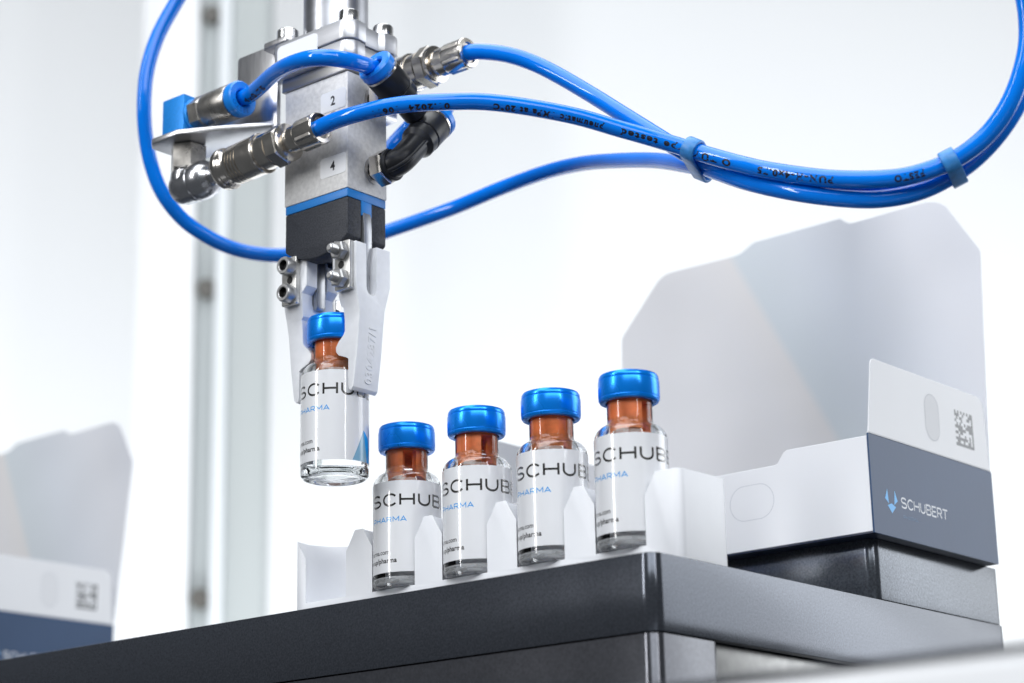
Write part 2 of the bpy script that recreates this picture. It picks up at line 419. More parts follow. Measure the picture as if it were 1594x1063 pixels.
def flat_print(name, vs_, fs, fn, m, parent, thick=None):
    mb = MB(); mb.add([fn(x, y) for x, y in vs_], fs)
    me = bpy.data.meshes.new(name); me.from_pydata([v*MM for v in mb.v], [], mb.f)
    me.materials.append(M[m])
    return finish(name, me, parent, smooth=False)

# ------------------------------------------------------------------ the setting
WD = 1420.0                                   # wall distance in front of the camera, level
wc = V(CAM.x, CAM.y, 0)+HD*WD
def wallpt(r, z, t=0): return wc+HR*r+HD*t+V(0, 0, z)
wl = MB().prism([(-1900, -900), (1900, -900), (1900, 1900), (-1900, 1900)], 0, 40, lambda p, q, t: wallpt(p, q, t)).build('wall', 'wall')
wl['kind'] = 'structure'

# post of the machine frame, far behind on the left
pd_ = 1180.0
pc = V(CAM.x, CAM.y, 0)+HD*pd_
def postpt(r, z, t=0): return pc+HR*r+HD*t+V(0, 0, z)
def pr(px): return (px-797)/3356.58*pd_*1.04
post = thing('machine_post', 'blurred grey green profile post with dark bolts in the left background', 'post', postpt(pr(352), -700))
pb = postpt(pr(352), -700)
def pp(r, z, t): return postpt(r, z, t)-pb
def slab(name, x0, x1, t0, t1, m, bev=1.0):
    return MB().prism([(pr(x0), -700), (pr(x1), -700), (pr(x1), 1300), (pr(x0), 1300)], t0, t1, pp).build(name, m, post, bevel=bev)
slab('groove', 298, 331, 8, 40, 'post_dark')
slab('lip', 331.5, 351, 0, 40, 'post_lip')
slab('face', 351.5, 409, 4, 40, 'post_face')
slab('side_panel', 205, 297.5, 3, 40, 'wall')
for zz in (470, 298, 118):
    c = pp(pr(317), zz, 7.5)
    MB().lathe([(0, -6), (4.6, -6), (5.6, -4.5), (5.6, 0), (0, 0)], c, HD, 24).build('bolt', 'post_bolt', post)

# blurred white rail close to the camera at the lower right
rail = thing('white_rail', 'out of focus white rail with dark top edge in the lower right foreground', 'rail', (140, -108, -120))
MB().box(-140, 260, -13.8, 14, -60, 73.4).build('bar', 'rail', rail, bevel=2.0, seg=3)
MB().box(-140, 260, -13.6, 13.8, 73.5, 74.2).build('gasket', 'rail_top', rail, bevel=0.5)

# ------------------------------------------------------------------ platform
base = thing('base_platform', 'black anodised machine platform carrying the vial rack and the cartons', 'platform', (-200, 76, -120))
bo = V(-200, 76, -120)
def rounded_rect(x0, x1, y0, y1, r, n=6):
    P = []
    for cx, cy, a in ((x1-r, y0+r, -90), (x1-r, y1-r, 0), (x0+r, y1-r, 90), (x0+r, y0+r, 180)):
        P += [(cx+r*math.cos(R(a+90*k/n)), cy+r*math.sin(R(a+90*k/n))) for k in range(n+1)]
    return P
def zpr(o): return lambda p, q, t: V(p, q, t)-o
MB().prism(rounded_rect(-500, 0, 0, 151.5, 3.0, 8), -16.2, 0, zpr(bo)).build('top_plate', 'black_plate', base, bevel=0.18, seg=2, angle=60)
MB().prism(rounded_rect(-500, -0.3, 0.3, 23.5, 3.0, 8), -120, -16.45, zpr(bo)).build('support_block', 'block', base, bevel=0.15, angle=60)
MB().box(-60+200, -2.2+200, 23.6-76, 150-76, -30+120, -16.4+120).build('cross_beam', 'mill_steel', base, bevel=0.4)
MB().box(-60+200, -16+200, 23.6-76, 150-76, 0, -30.1+120).build('rear_leg', 'block', base, bevel=0.4)

riser = MB().prism(rounded_rect(-118, -0.5, 88.8, 151.2, 2.6, 8), 0.25, 14.75, zpr(V(-60, 120, 0.25))).build('riser_block', 'black_riser', None, bevel=0.15, angle=60)
riser.location = V(-60, 120, 0.25)*MM
tag(riser, 'black riser block under the sharp carton at the right end of the platform', 'riser block')

# ------------------------------------------------------------------ vial rack
SLOT = [-104.75, -82.66, -60.62, -38.38, -16.32]
ROWY = 15.7
ro = V(-58, 19.5, 0.1)
rk = MB().prism(rounded_rect(-115.6, -0.35, 10.8, 28.6, 2.0, 6), 0.1, 19.3, zpr(ro)).build('vial_rack', 'rack')
cut = []
for sx in SLOT:
    c = MB().lathe([(0, 3.78), (8.35, 3.78), (8.35, 14.6), (10.9, 19.31), (11.4, 20.5), (0, 20.5)], V(sx, ROWY, 0)-ro, (0, 0, 1), 72).build('c', 'rack', smooth=False)
    cut.append(c)
boolean(rk, cut); bevel_mesh(rk, 0.28, 2, 35)
rk.location = ro*MM
tag(rk, 'white plastic vial rack with open front pockets on the platform edge', 'rack')

# ------------------------------------------------------------------ vials
def cyl_map(r, z0, a0):
    """flat (s, y) -> on a cylinder of radius r; s = 0 faces direction a0"""
    return lambda s, y: V(r*math.cos(a0+s/r), r*math.sin(a0+s/r), z0+y)
VR = 8.0
vial_meshes = {}
def make_vial(name, label, loc, rz, group, notch, hang=False):
    t = thing(name, label, 'vial', loc, rz, group)
    if not vial_meshes:
        sh_o = [(8.0, 25.9), (7.92, 26.7), (7.55, 27.6), (6.9, 28.35), (6.05, 28.9), (5.5, 29.2), (5.15, 29.6), (5.0, 30.2)]
        sh_i = [(4.78, 30.2), (4.8, 29.6), (5.0, 28.9), (5.5, 28.3), (6.1, 27.7), (6.6, 27.0), (6.85, 26.2), (6.95, 25.9)]
        ba_o = [(0, 1.95), (3.0, 1.9), (5.6, 1.6), (6.7, 1.3), (7.3, 1.42), (7.75, 1.75), (7.95, 2.2), (8.0, 2.7)]
        ba_i = [(6.95, 4.0), (6.6, 3.3), (5.6, 2.95), (3.2, 3.05), (0, 3.15)]
        vial_meshes['glass'] = MB().lathe(ba_o+sh_o+sh_i+ba_i, seg=72).build('glass_body', 'glass').data
        # standing vials: thin transparent wall between a thick base and the shoulder
        mb = MB().lathe(ba_o+[(8.0, 3.5)], seg=72, mi=2).lathe(ba_i+[], seg=72, mi=1)
        mb.lathe(sh_o+sh_i+[(8.0, 25.9)], seg=72)
        mb.lathe([(8.0, 3.52), (8.0, 25.88)], seg=72, mi=1)
        o = mb.build('glass_body', ['glass', 'neck_glass', 'base_glass']); vial_meshes['glass_standing'] = o.data; bpy.data.objects.remove(o)
        nk = [(5.0, 30.22), (5.0, 34.6), (5.3, 34.95), (6.3, 35.1), (6.45, 35.4), (6.45, 38.3), (6.2, 38.6)]
        o = MB().lathe(nk, seg=72).build('neck', 'neck_glass'); vial_meshes['neck'] = o.data; bpy.data.objects.remove(o)
        vial_meshes['label'] = None
    def share(nm, key):
        o = bpy.data.objects.new(nm, vial_meshes[key]); col.objects.link(o); o.parent = t; return o
    if vial_meshes['label'] is None:
        for o in list(bpy.data.objects):
            if o.name == 'glass_body' and o.parent is None: bpy.data.objects.remove(o)
        # label: thin wrapped sheet, back gap widened to let light into the vial
        mb = MB(); n = 96; a0 = R(-128); a1 = R(128)
        ring = []
        for r, z in ((8.025, 4.5), (8.10, 4.5), (8.10, 26.0), (8.025, 26.0)):
            ring.append([V(r*math.cos(a0+(a1-a0)*k/n), r*math.sin(a0+(a1-a0)*k/n), z) for k in range(n+1)])
        vs_ = sum(ring, []); fs = []
        for i in range(4):
            j = (i+1) % 4
            for k in range(n): fs.append((i*(n+1)+k, i*(n+1)+k+1, j*(n+1)+k+1, j*(n+1)+k))
        fs += [(0, n+1, 2*(n+1), 3*(n+1)), (n, n+1+n, 2*(n+1)+n, 3*(n+1)+n)]
        mb.add(vs_, fs); o = mb.build('label', 'label'); vial_meshes['label'] = o.data; bpy.data.objects.remove(o)
        pr_ = 8.118
        def keep(key, vs_, fs, fn, m):
            vs2, fs2 = split2d(vs_, fs, 0.45)
            o = flat_print(key, vs2, fs2, fn, m, None); vial_meshes[key] = o.data; bpy.data.objects.remove(o)
        vs_, fs, w = stroke_text('SCHUBERT', 3.15, 0.5, 0.285)
        hs = (1.06+1.08+2*0.285)*3.15+0.56*3.15       # centre of the H
        keep('wordmark', [(x-hs, y) for x, y in vs_], fs, cyl_map(pr_, 19.9, 0), 'label_ink')
        vs_, fs, w = stroke_text('PHARMA', 1.3, 0.2, 0.27)
        keep('subtitle', [(x-w-0.2, y) for x, y in vs_], fs, cyl_map(pr_, 16.2, 0), 'label_blue')
        va, fa = font_mesh('pharma.com', 1.55); wa = max(x for x, y in va)
        vb, fb = font_mesh('group/pharma', 1.62, 1.06, 0.028); wb = max(x for x, y in vb)
        vb2 = [(x+0.05, y) for x, y in vb]                # heavier second line
        keep('web_line', [(x-wa-4.5, y+2.0) for x, y in va], fa, cyl_map(pr_, 6.75, 0), 'label_ink')
        vs_ = [(x-wb-2.5, y) for x, y in vb]; n0 = len(vs_)
        keep('web_line_bold', vs_, fb, cyl_map(pr_, 6.75, 0), 'label_ink')
        keep('blue_facet', [(8.9, 5.5), (11.2, 3.9), (12.3, -2.0), (10.4, -2.0)], [(0, 1, 2, 3)], cyl_map(pr_+.004, 6.6, 0), 'label_blue')
        keep('pale_facet', [(5.4, -2.0), (8.9, 5.5), (10.4, -2.0)], [(0, 1, 2)], cyl_map(pr_, 6.6, 0), 'label_teal')
        cp = [(5.2, 34.75), (5.25, 34.35), (5.9, 34.25), (6.45, 34.45), (6.72, 34.9), (6.74, 35.1), (6.66, 35.25), (6.78, 35.5), (6.80, 38.7), (6.76, 39.05), (6.58, 39.2), (6.66, 39.4), (6.60, 40.0), (6.35, 40.45), (5.9, 40.62), (0, 40.62)]
        o = MB().lathe(cp, seg=72).build('cap', 'cap'); vial_meshes['cap'] = o.data; bpy.data.objects.remove(o)
        for key, gap in (('stopper', 0), ('stopper_notched', 1)):
            mb = MB()
            pro = [(0, 38.9), (6.1, 38.9), (6.1, 38.65), (4.7, 38.62), (4.7, 28.4), (4.3, 27.7), (0, 27.7)]
            if not gap: mb.lathe(pro, seg=48)
            else:
                # freeze-drying plug: a slot runs up one side of the leg
                mb.lathe([(0, 38.9), (6.1, 38.9), (6.1, 38.65), (4.7, 38.62), (4.7, 33.9), (0, 33.9)], seg=48)
                P = [(4.7*math.cos(R(a)), 4.7*math.sin(R(a))) for a in range(20, 341, 8)]
                Q = [(2.6*math.cos(R(a)), 2.6*math.sin(R(a))) for a in range(340, 19, -8)]
                mb.prism(P+Q, 27.8, 33.89, lambda p, q, z: V(p, q, z))
            o = mb.build('stopper', 'stopper', bevel=0); vial_meshes[key] = o.data; bpy.data.objects.remove(o)
    share('glass_body', 'glass' if hang else 'glass_standing')
    share('neck', 'neck')
    lb = share('label', 'label')
    for key in ('wordmark', 'subtitle', 'web_line', 'web_line_bold', 'blue_facet', 'pale_facet'):
        o = bpy.data.objects.new({'web_line_bold': 'web_line'}.get(key, key), vial_meshes[key]); col.objects.link(o); o.parent = lb
    st = share('stopper', 'stopper_notched' if notch else 'stopper')
    if notch: st.rotation_euler = (0, 0, notch)
    share('cap', 'cap')
    return t
def face_cam(x, y): return math.atan2(CAM.y-y, CAM.x-x)
VG = 'identical labelled glass vials'
vlab = ['glass vial with blue cap standing leftmost in the rack, dark slot in its red stopper',
        'glass vial with blue cap, second from the left of those standing in the rack',
        'glass vial with blue cap, third from the left of those standing in the rack',
        'glass vial with blue cap standing rightmost in the rack, in front of the carton lid']
turn = [0.0, -5.5, -2.0, -5.0]
for i in range(4):
    x = SLOT[i+1]
    make_vial('glass_vial', vlab[i], (x, ROWY, 2.5), face_cam(x, ROWY)+R(turn[i]), VG, [R(8), R(38), 0, R(60)][i])
GX, GY = -90.8, -0.3
make_vial('glass_vial', 'glass vial hanging in the white gripper fingers above the rack', (GX, GY, 27.7), face_cam(GX, GY)+R(-8), VG, 0, True)

# ------------------------------------------------------------------ cartons
def carton(name, label, loc, rz, lid_tilt, group):
    t = thing(name, label, 'carton', loc, rz, group)
    T = 0.45
    def ypr(o): return lambda p, q, s: V(p, s, q)         # outline in x-z, thickness in y
    def xpr(o): return lambda p, q, s: V(s, p, q)         # outline in y-z, thickness in x
    Ln = 119.3
    # long front panel with its raised ends
    pf = [(-Ln, 0.4), (0, 0.4), (0, 23.4), (-22.4, 23.6), (-23.4, 23.1), (-25.3, 20.6), (-26.2, 20.4), (-Ln+26.2, 20.4), (-Ln+25.3, 20.6), (-Ln+23.4, 23.1), (-Ln+22.4, 23.6), (-Ln, 23.4)]
    fp = MB().prism(pf, 0, T, ypr(0)).build('front_panel', 'card', t, bevel=0.12, seg=1)
    def oval(cx, cz, hx, hz, n=14):
        r = min(hx, hz); P = []
        for k in range(4*n):
            a = 2*math.pi*k/(4*n); ca, sa = math.cos(a), math.sin(a)
            P.append((cx+(hx-r)*(1 if ca > 0 else -1)+r*ca, cz+(hz-r)*(1 if sa > 0 else -1)+r*sa))
        return P
    def ring(P, w, fn, nm, m, parent):
        n = len(P); c = Vector((sum(p[0] for p in P)/n, sum(p[1] for p in P)/n)); Q = []
        for p in P:
            d = Vector(p)-c; Q.append(tuple(c+d*(1-w/d.length)))
        return flat_print(nm, P+Q, [(i, (i+1) % n, n+(i+1) % n, n+i) for i in range(n)], fn, m, parent)
    ring(oval(-33.2, 12.2, 6.5, 4.4), 0.16, lambda x, z: V(x, -0.02, z), 'perforated_oval', 'emboss', fp)
    # navy end panel with print
    ep = MB().prism([(0.05, 0.0), (60.9, 0.0), (61.0, 0.4), (61.0, 23.8), (60.8, 24.1), (0.2, 24.1), (0.05, 23.9)], 0.02, 0.02+T, xpr(0)).build('end_panel', ['navy'], t, bevel=0.12, seg=1)
    px = 0.02+T+0.02
    vs_, fs, w = stroke_text('SCHUBERT', 2.75, 0.42, 0.2); k = 22.3/w
    flat_print('wordmark', vs_, fs, lambda x, y: V(px, 13.5+x*k, 7.75+y), 'print_white', ep)
    vs_, fs, w = stroke_text('PHARMA', 0.95, 0.12, 0.25); k2 = 6.8/w
    flat_print('subtitle', vs_, fs, lambda x, y: V(px, 14.2+x*k2, 5.2+y), 'print_faint', ep)
    for P in ([(-2.9, 0.2), (-1.7, 2.7), (-1.25, -0.9)], [(2.9, 0.2), (1.7, 2.7), (1.25, -0.9)], [(-1.9, -1.35), (0, -0.7), (1.9, -1.35), (0, -3.1)]):
        flat_print('emblem_facet', P, [tuple(range(len(P)))], lambda x, y: V(px, 8.9+x, 8.9+y), 'print_cyan', ep)
    MB().box(-0.1, px-.02, 0.5, 60.6, -0.0+24.12, 24.5).build('crease', 'card_edge', ep)
    # tuck flap standing above the end panel
    def flap(nm, x0, x1, withcode):
        pf2 = [(0.5, 24.3), (60.4, 24.3), (60.2, 26.0), (59.4, 40.6)]+arc(56.2, 40.2, 3.2, 3.2, 8, 90, 6)+arc(5.4, 41.4, 1.9, 1.9, 90, 180, 5)+[(1.0, 27)]
        f = MB().prism(pf2, x0, x1, xpr(0)).build(nm, 'card', t, bevel=0.12, seg=1)
        if withcode:
            xo = max(x0, x1)+0.02
            P = oval(31.9, 33.4, 3.5, 6.0)
            flat_print('oval_patch', P, [tuple(range(len(P)))], lambda y, z: V(xo, y, z), 'oval', f)
            ring(P, 0.16, lambda y, z: V(xo+.015, y, z), 'perforated_oval', 'emboss', f)
            rnd = random.Random(7); n = 12; c = 9.3/n; vs_ = []; fs = []
            for i in range(n):
                for j in range(n):
                    on = (i == n-1) or (j == 0) or (i == 0 and j % 2 == 0) or (j == n-1 and i % 2 == 0) or (0 < i < n-1 and 0 < j < n-1 and rnd.random() < 0.46)
                    if on:
                        o = len(vs_); a, b = 43.6+i*c, 28.4+j*c
                        vs_ += [(a, b), (a+c, b), (a+c, b+c), (a, b+c)]; fs.append((o, o+1, o+2, o+3))
            flat_print('printed_code', vs_, fs, lambda y, z: V(xo, y, z), 'code', f)
        return f
    flap('tuck_flap', 0.0, 0.4, True)
    flap('far_flap', -Ln, -Ln+0.4, False)
    MB().prism([(0, 0.4), (60.9, 0.4), (60.9, 24.2), (0, 24.2)], -Ln-0.02, -Ln-0.4, xpr(0)).build('far_end_panel', 'navy', t)
    MB().prism([(-Ln, 0.4), (-0.1, 0.4), (-0.1, 23.8), (-Ln, 23.8)], 60.5, 60.9, ypr(0)).build('back_panel', 'card', t)
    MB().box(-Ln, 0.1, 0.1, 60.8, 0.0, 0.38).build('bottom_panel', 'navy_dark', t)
    # tall lid hinged on the back panel
    out = [(-119.3, 0), (-119.7, 60.6), (-119.2, 62.0), (-107.6, 75.2), (-106.2, 76.7), (-104.4, 77.8), (-102.6, 78.3), (-101, 78.4), (-78.8, 78.2), (-77.2, 78.35), (-75.6, 78.85), (-74.0, 79.7), (-72.4, 80.6), (-71.2, 80.9),
           (-42.6, 81.2), (-41.9, 80.9), (-40.9, 79.9), (-39.6, 79.1), (-37.9, 78.8), (-17.0, 79.2), (-14.4, 79.1), (-12.4, 78.6), (-10.6, 77.7), (-9.0, 76.4), (0.1, 62.0), (0.5, 60.8), (-0.1, 0)]
    th = R(lid_tilt)
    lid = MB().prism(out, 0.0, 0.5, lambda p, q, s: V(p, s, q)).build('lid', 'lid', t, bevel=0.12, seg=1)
    lid.location = V(0, 60.95, 24.1)*MM; lid.rotation_euler = (-th, 0, 0)
    return t
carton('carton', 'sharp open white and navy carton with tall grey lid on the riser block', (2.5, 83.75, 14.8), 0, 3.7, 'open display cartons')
DX = -347.6                                   # the next station of the machine, same layout
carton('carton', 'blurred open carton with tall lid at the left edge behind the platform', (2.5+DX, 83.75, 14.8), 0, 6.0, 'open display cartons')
rb = riser.copy(); col.objects.link(rb); rb.location.x += DX*MM
tag(rb, 'black riser block under the blurred left carton, hidden behind the platform edge', 'riser block')

# ------------------------------------------------------------------ robot gripper (local: x along jaws, z as in the room)
gr = thing('robot_gripper', 'pneumatic gripper on an aluminium rod with white fingers, holding a vial', 'gripper', (GX, GY, 0))
X, Y, Z = V(1, 0, 0), V(0, 1, 0), V(0, 0, 1)
MB().lathe([(0, 140), (8.05, 140), (8.05, 260), (0, 260)], seg=64).build('rod', 'pole', gr)
# flange with screw lugs, two storeys
def flange(name, z0, z1, m, inset, lug):
    cx, cy = 10.4, 6.0
    P = []
    pts = [(-cx, -cy), (cx, -cy), (cx, cy), (-cx, cy)]
    for i, (x, y) in enumerate(pts):
        a = [180, 270, 0, 90][i]
        P += [(x+lug*math.cos(R(a+90*k/8)), y+lug*math.sin(R(a+90*k/8))) for k in range(9)]
        nx, ny = pts[(i+1) % 4]
        d = Vector((nx-x, ny-y)).normalized(); nrm = Vector((d.y, -d.x))
        L_ = (Vector((nx, ny))-Vector((x, y))).length
        for s in (0.22, 0.32, 0.68, 0.78):
            off = lug-(inset if s in (0.32, 0.68) else inset*0.25)
            q = Vector((x, y))+d*L_*s+nrm*off
            if i != 0: P.append(tuple(q))
    return MB().prism(P, z0, z1, lambda p, q, z: V(p, q, z)).build(name, m, gr, bevel=0.3, angle=50)
fl = flange('flange', 134.6, 139.6, 'alu_smooth', 1.5, 3.5)
flange('lower_flange', 130.6, 134.4, 'alu_smooth', 1.5, 3.2)
for x, y in ((10.4, -6), (10.4, 6), (-10.4, 6)):
    mb = MB().lathe([(0, 139.6), (2.55, 139.6), (2.55, 142.4), (2.3, 142.8), (1.5, 142.8), (1.4, 141.2), (0, 141.2)], (x, y, 0), seg=32)
    mb.build('screw', 'screw', fl)
sk = [(p, q) for p, q in rounded_rect(-10.8, 3.2, 131.0, 138.6, 1.4, 5)]
MB().prism(sk, -9.53, -9.62, lambda p, q, t: V(p, t, q)).build('blank_sticker', 'sticker', gr)
MB().box(-11.4, 11.2, -7.4, 7.2, 127.25, 130.55).build('adapter_plate', 'alu_dark', gr, bevel=0.25)  # dark tone paints in the shade of the strip below the flange
body = MB().box(-10.7, 10.7, -6.8, 6.8, 97.35, 127.2).build('gripper_body', 'alu', gr, bevel=0.22)
for zz, dg_ in ((120.7, '2'), (103.9, '4')):
    P = rounded_rect(1.7, 10.2, zz-2.55, zz+2.55, 0.8, 5)
    s_ = MB().prism(P, -6.82, -6.90, lambda p, q, t: V(p, t, q)).build('number_sticker', 'sticker', gr)
    vs_, fs = font_mesh(dg_, 3.3, 1.0, 0.025)
    flat_print('digit', vs_, fs, lambda x, y: V(5.1+x*0.92, -6.92, zz-1.15+y), 'ink', s_)
MB().lathe([(0, 0), (2.0, 0), (2.0, 0.5), (1.7, 0.7), (1.2, 0.7), (1.1, 0.3), (0, 0.3)], (6.4, -6.8, 115.6), -Y, 28).build('port_plug', 'alu_dark', gr)
# blue seal with drop tabs over the jaw slots
bs = MB().box(-10.45, 10.45, -6.6, 6.6, 95.25, 97.3)
bs.box(9.0, 10.46, -1.75, 1.75, 91.6, 95.24); bs.box(-10.46, -9.0, -1.75, 1.75, 91.6, 95.24)
bs.build('blue_seal', 'blue_strip', gr, bevel=0.12)
# black housing, arched underside, slot through the middle
def arch(hw, ztop):
    n = 20; P = [(-hw, ztop), (-hw, 86.0)]
    for k in range(n+1):
        x = -hw+2*hw*k/n; P.append((x, 82.0+3.6*(abs(x)/hw)**2.0))
    return P+[(hw, 86.0), (hw, ztop)]
for v0, v1 in ((-6.65, -1.8), (1.8, 6.65)):
    MB().prism(arch(10.5, 95.2), v0, v1, lambda p, q, t: V(p, t, q)).build('housing_half', 'black_plastic', gr, bevel=0.45, seg=3, angle=40)
MB().prism(arch(7.2, 95.2), -1.79, 1.79, lambda p, q, t: V(p, t, q+0.6 if q < 95 else q)).build('housing_core', 'black_plastic', gr)

def jaw(s):
    def m(p, q, t): return V(p*s, t, q)
    nm = 'right' if s > 0 else 'left'
    # steel lever that swings out of the housing slot
    lv = [(6.0, 93.0), (8.6, 94.2), (10.0, 93.6), (10.75, 91.6), (10.95, 88.4), (10.95, 84.0), (10.3, 80.0), (10.2, 72.4), (9.4, 71.4), (5.0, 71.4), (4.6, 72.2), (4.6, 83.5), (6.0, 86)]
    MB().prism(lv, -1.35, 1.35, m).build('lever', 'lever_steel', gr, bevel=0.2)
    # nylon finger: fork at the top, shaped nose below that closes round the vial neck
    prof = [(12.0, 84.0), (12.05, 76.0), (12.1, 72.6), (11.9, 66.8), (10.9, 57.0), (9.75, 49.2), (9.1, 48.5), (8.5, 48.6), (8.2, 49.6), (8.15, 56.1), (7.4, 56.6), (5.0, 57.5), (4.2, 58.4), (4.1, 59.6), (5.0, 60.8), (6.6, 62.2), (7.0, 63.0),
            (7.0, 68.6), (6.2, 69.4), (6.1, 72.0), (6.0, 75.0), (4.4, 76.6), (4.4, 83.4), (5.0, 84.0)]
    fg = MB().prism(prof, -5.3, 6.3 if s > 0 else 5.3, m).build('finger', 'finger', gr)
    cuts = []
    cx_ = lambda p, q, t: V(t, p, q)
    cuts.append(MB().prism([(1.75, 90), (-1.75, 90)]+arc(0, 73.3, 1.75, 1.75, 180, 360, 10), -20, 20, cx_).build('c', 'finger', gr, smooth=False))
    cuts.append(MB().prism([(-9, 30), (-3.9, 30), (-3.9, 65.8), (-4.3, 68.5), (-5.0, 71.5), (-5.36, 74.0), (-9, 74.0)], -20, 20, cx_).build('c', 'finger', gr, smooth=False))
    cuts.append(MB().prism([(9, 30), (4.3, 30), (4.3, 65.8), (4.5, 68.5), (5.3, 71.5), (6.32 if s > 0 else 5.36, 75.0), (9, 75.0)], -20, 20, cx_).build('c', 'finger', gr, smooth=False))
    cuts.append(MB().lathe([(0, 61.8), (7.05, 61.8), (7.05, 69.3), (0, 69.3)], seg=64).build('c', 'finger', gr, smooth=False))
    cuts.append(MB().lathe([(0, 40), (8.25, 40), (8.25, 56.0), (5.1, 57.3), (5.1, 62), (0, 62)], seg=64).build('c', 'finger', gr, smooth=False))
    boolean(fg, cuts)
    fg.data.materials.clear(); fg.data.materials.append(M['finger'])
    for p in fg.data.polygons: p.material_index = 0
    bevel_mesh(fg, 0.6, 3, 30)
    # clamping plates, bolts and nuts
    for v0, v1 in ((-6.75, -5.36), (5.36, 6.75)):
        if s > 0 and v0 > 0: continue
        pl = MB().prism(rounded_rect(6.5, 11.4, 72.2, 84.2, 0.4, 3), v0, v1, m).build('clamp_plate', 'clamp', fg, bevel=0.12)
        if v0 < 0:
            MB().lathe([(0, 0), (0.95, 0), (0.95, 0.03), (0, 0.03)], V(s*8.6, v0-0.01, 78.4), -Y, 24).build('hole_shade', 'hole_shade', pl)  # thin black disc painted as the shade of a hole
    for zz in (81.6, 74.8):
        hv = -6.78
        if s > 0:
            MB().hexnut(2.35, 0, 2.1, V(s*8.9, hv, zz), -Y, ch=0.3, phase=0.3).build('nut', 'nut', fg)
            mb = MB(); pr2 = [(0, 0.1)]
            h = 2.0
            while h < 3.9: pr2 += [(1.22, h), (1.0, h+0.22)]; h += 0.44
            pr2 += [(0.95, 4.2), (0.6, 4.45), (0, 4.45)]
            mb.lathe(pr2, V(s*8.9, hv, zz), -Y, 24); mb.build('bolt_end', 'nut', fg)
            MB().lathe([(0, 0), (2.0, 0), (2.0, 0.9), (1.6, 1.3), (0, 1.3)], V(s*8.2, 6.32, zz), Y, 28).build('bolt_head', 'screw', fg)
        else:
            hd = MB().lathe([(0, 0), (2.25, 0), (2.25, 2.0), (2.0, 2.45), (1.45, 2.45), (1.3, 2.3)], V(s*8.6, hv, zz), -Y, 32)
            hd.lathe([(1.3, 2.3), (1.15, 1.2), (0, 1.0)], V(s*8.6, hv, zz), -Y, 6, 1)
            hd.build('bolt_head', ['nut', 'hole_shade'], fg)
            MB().hexnut(2.3, 0, 2.0, V(s*8.6, 6.78, zz), Y).build('nut', 'screw', fg)
    if s > 0:                                               # raised mould number on the outer face
        vs_, fs = font_mesh('0304287/1', 3.3, 1.1, 0.01)
        mb = MB(); n = len(vs_)
        def q(x, y, e):
            z = 50.4+x*0.9; u = 9.78+(z-49.2)*(2.1/17.6)
            return V(u+e, 1.9-y, z)
        mb.add([q(x, y, 0.22) for x, y in vs_]+[q(x, y, -0.2) for x, y in vs_], [f for f in fs]+[])
        # sides of each raised letter
        ed = {}
        for f in fs:
            for i in range(len(f)):
                a, b = f[i], f[(i+1) % len(f)]; ed[(a, b)] = ed.get((a, b), 0)+1
        for (a, b) in list(ed):
            if (b, a) not in ed: mb.f.append([a, b, n+b, n+a]); mb.m.append(0)
        mb.build('raised_number', 'finger', fg, smooth=False)
jaw(1); jaw(-1)

# sheet bracket on the left: upright, top tab under a bolt, shelf bent forward
bk = MB()
bk.prism([(-29.0, 142.6), (-14.9, 142.6), (-14.9, 120.2), (-40.2, 120.2), (-40.2, 127.0), (-29.6, 129.5), (-29.6, 141.9)], -5.6, -4.2, lambda p, q, t: V(p, t, q))
bk.prism([(-16.2, -5.0), (-13.4, -8.2), (-34.8, -20.7), (-44.2, -20.7), (-47.0, -18.2), (-47.0, -8.0), (-44.0, -4.3), (-16.6, -4.3)], 118.9, 120.4, lambda p, q, t: V(p, q, t))
bk.build('bracket', 'sheet', gr, bevel=0.35, seg=2)
MB().prism(rounded_rect(-16.6, -6.8, -9.6, -2.6, 1.6, 4), 139.7, 141.2, lambda p, q, t: V(p, q, t)).build('bracket_tab', 'sheet', gr, bevel=0.2)
MB().prism([(-29.0, 142.62), (-14.9, 142.62), (-14.9, 141.2), (-29.0, 141.2)], -4.19, -2.4, lambda p, q, t: V(p, t, q)).build('bracket_lip', 'sheet', gr, bevel=0.5, seg=3)
MB().lathe([(0, 141.2), (2.75, 141.2), (2.75, 143.8), (2.4, 144.2), (1.5, 144.2), (1.4, 142.6), (0, 142.6)], (-10.6, -6.2, 0), seg=32).build('bracket_bolt', 'screw', gr)

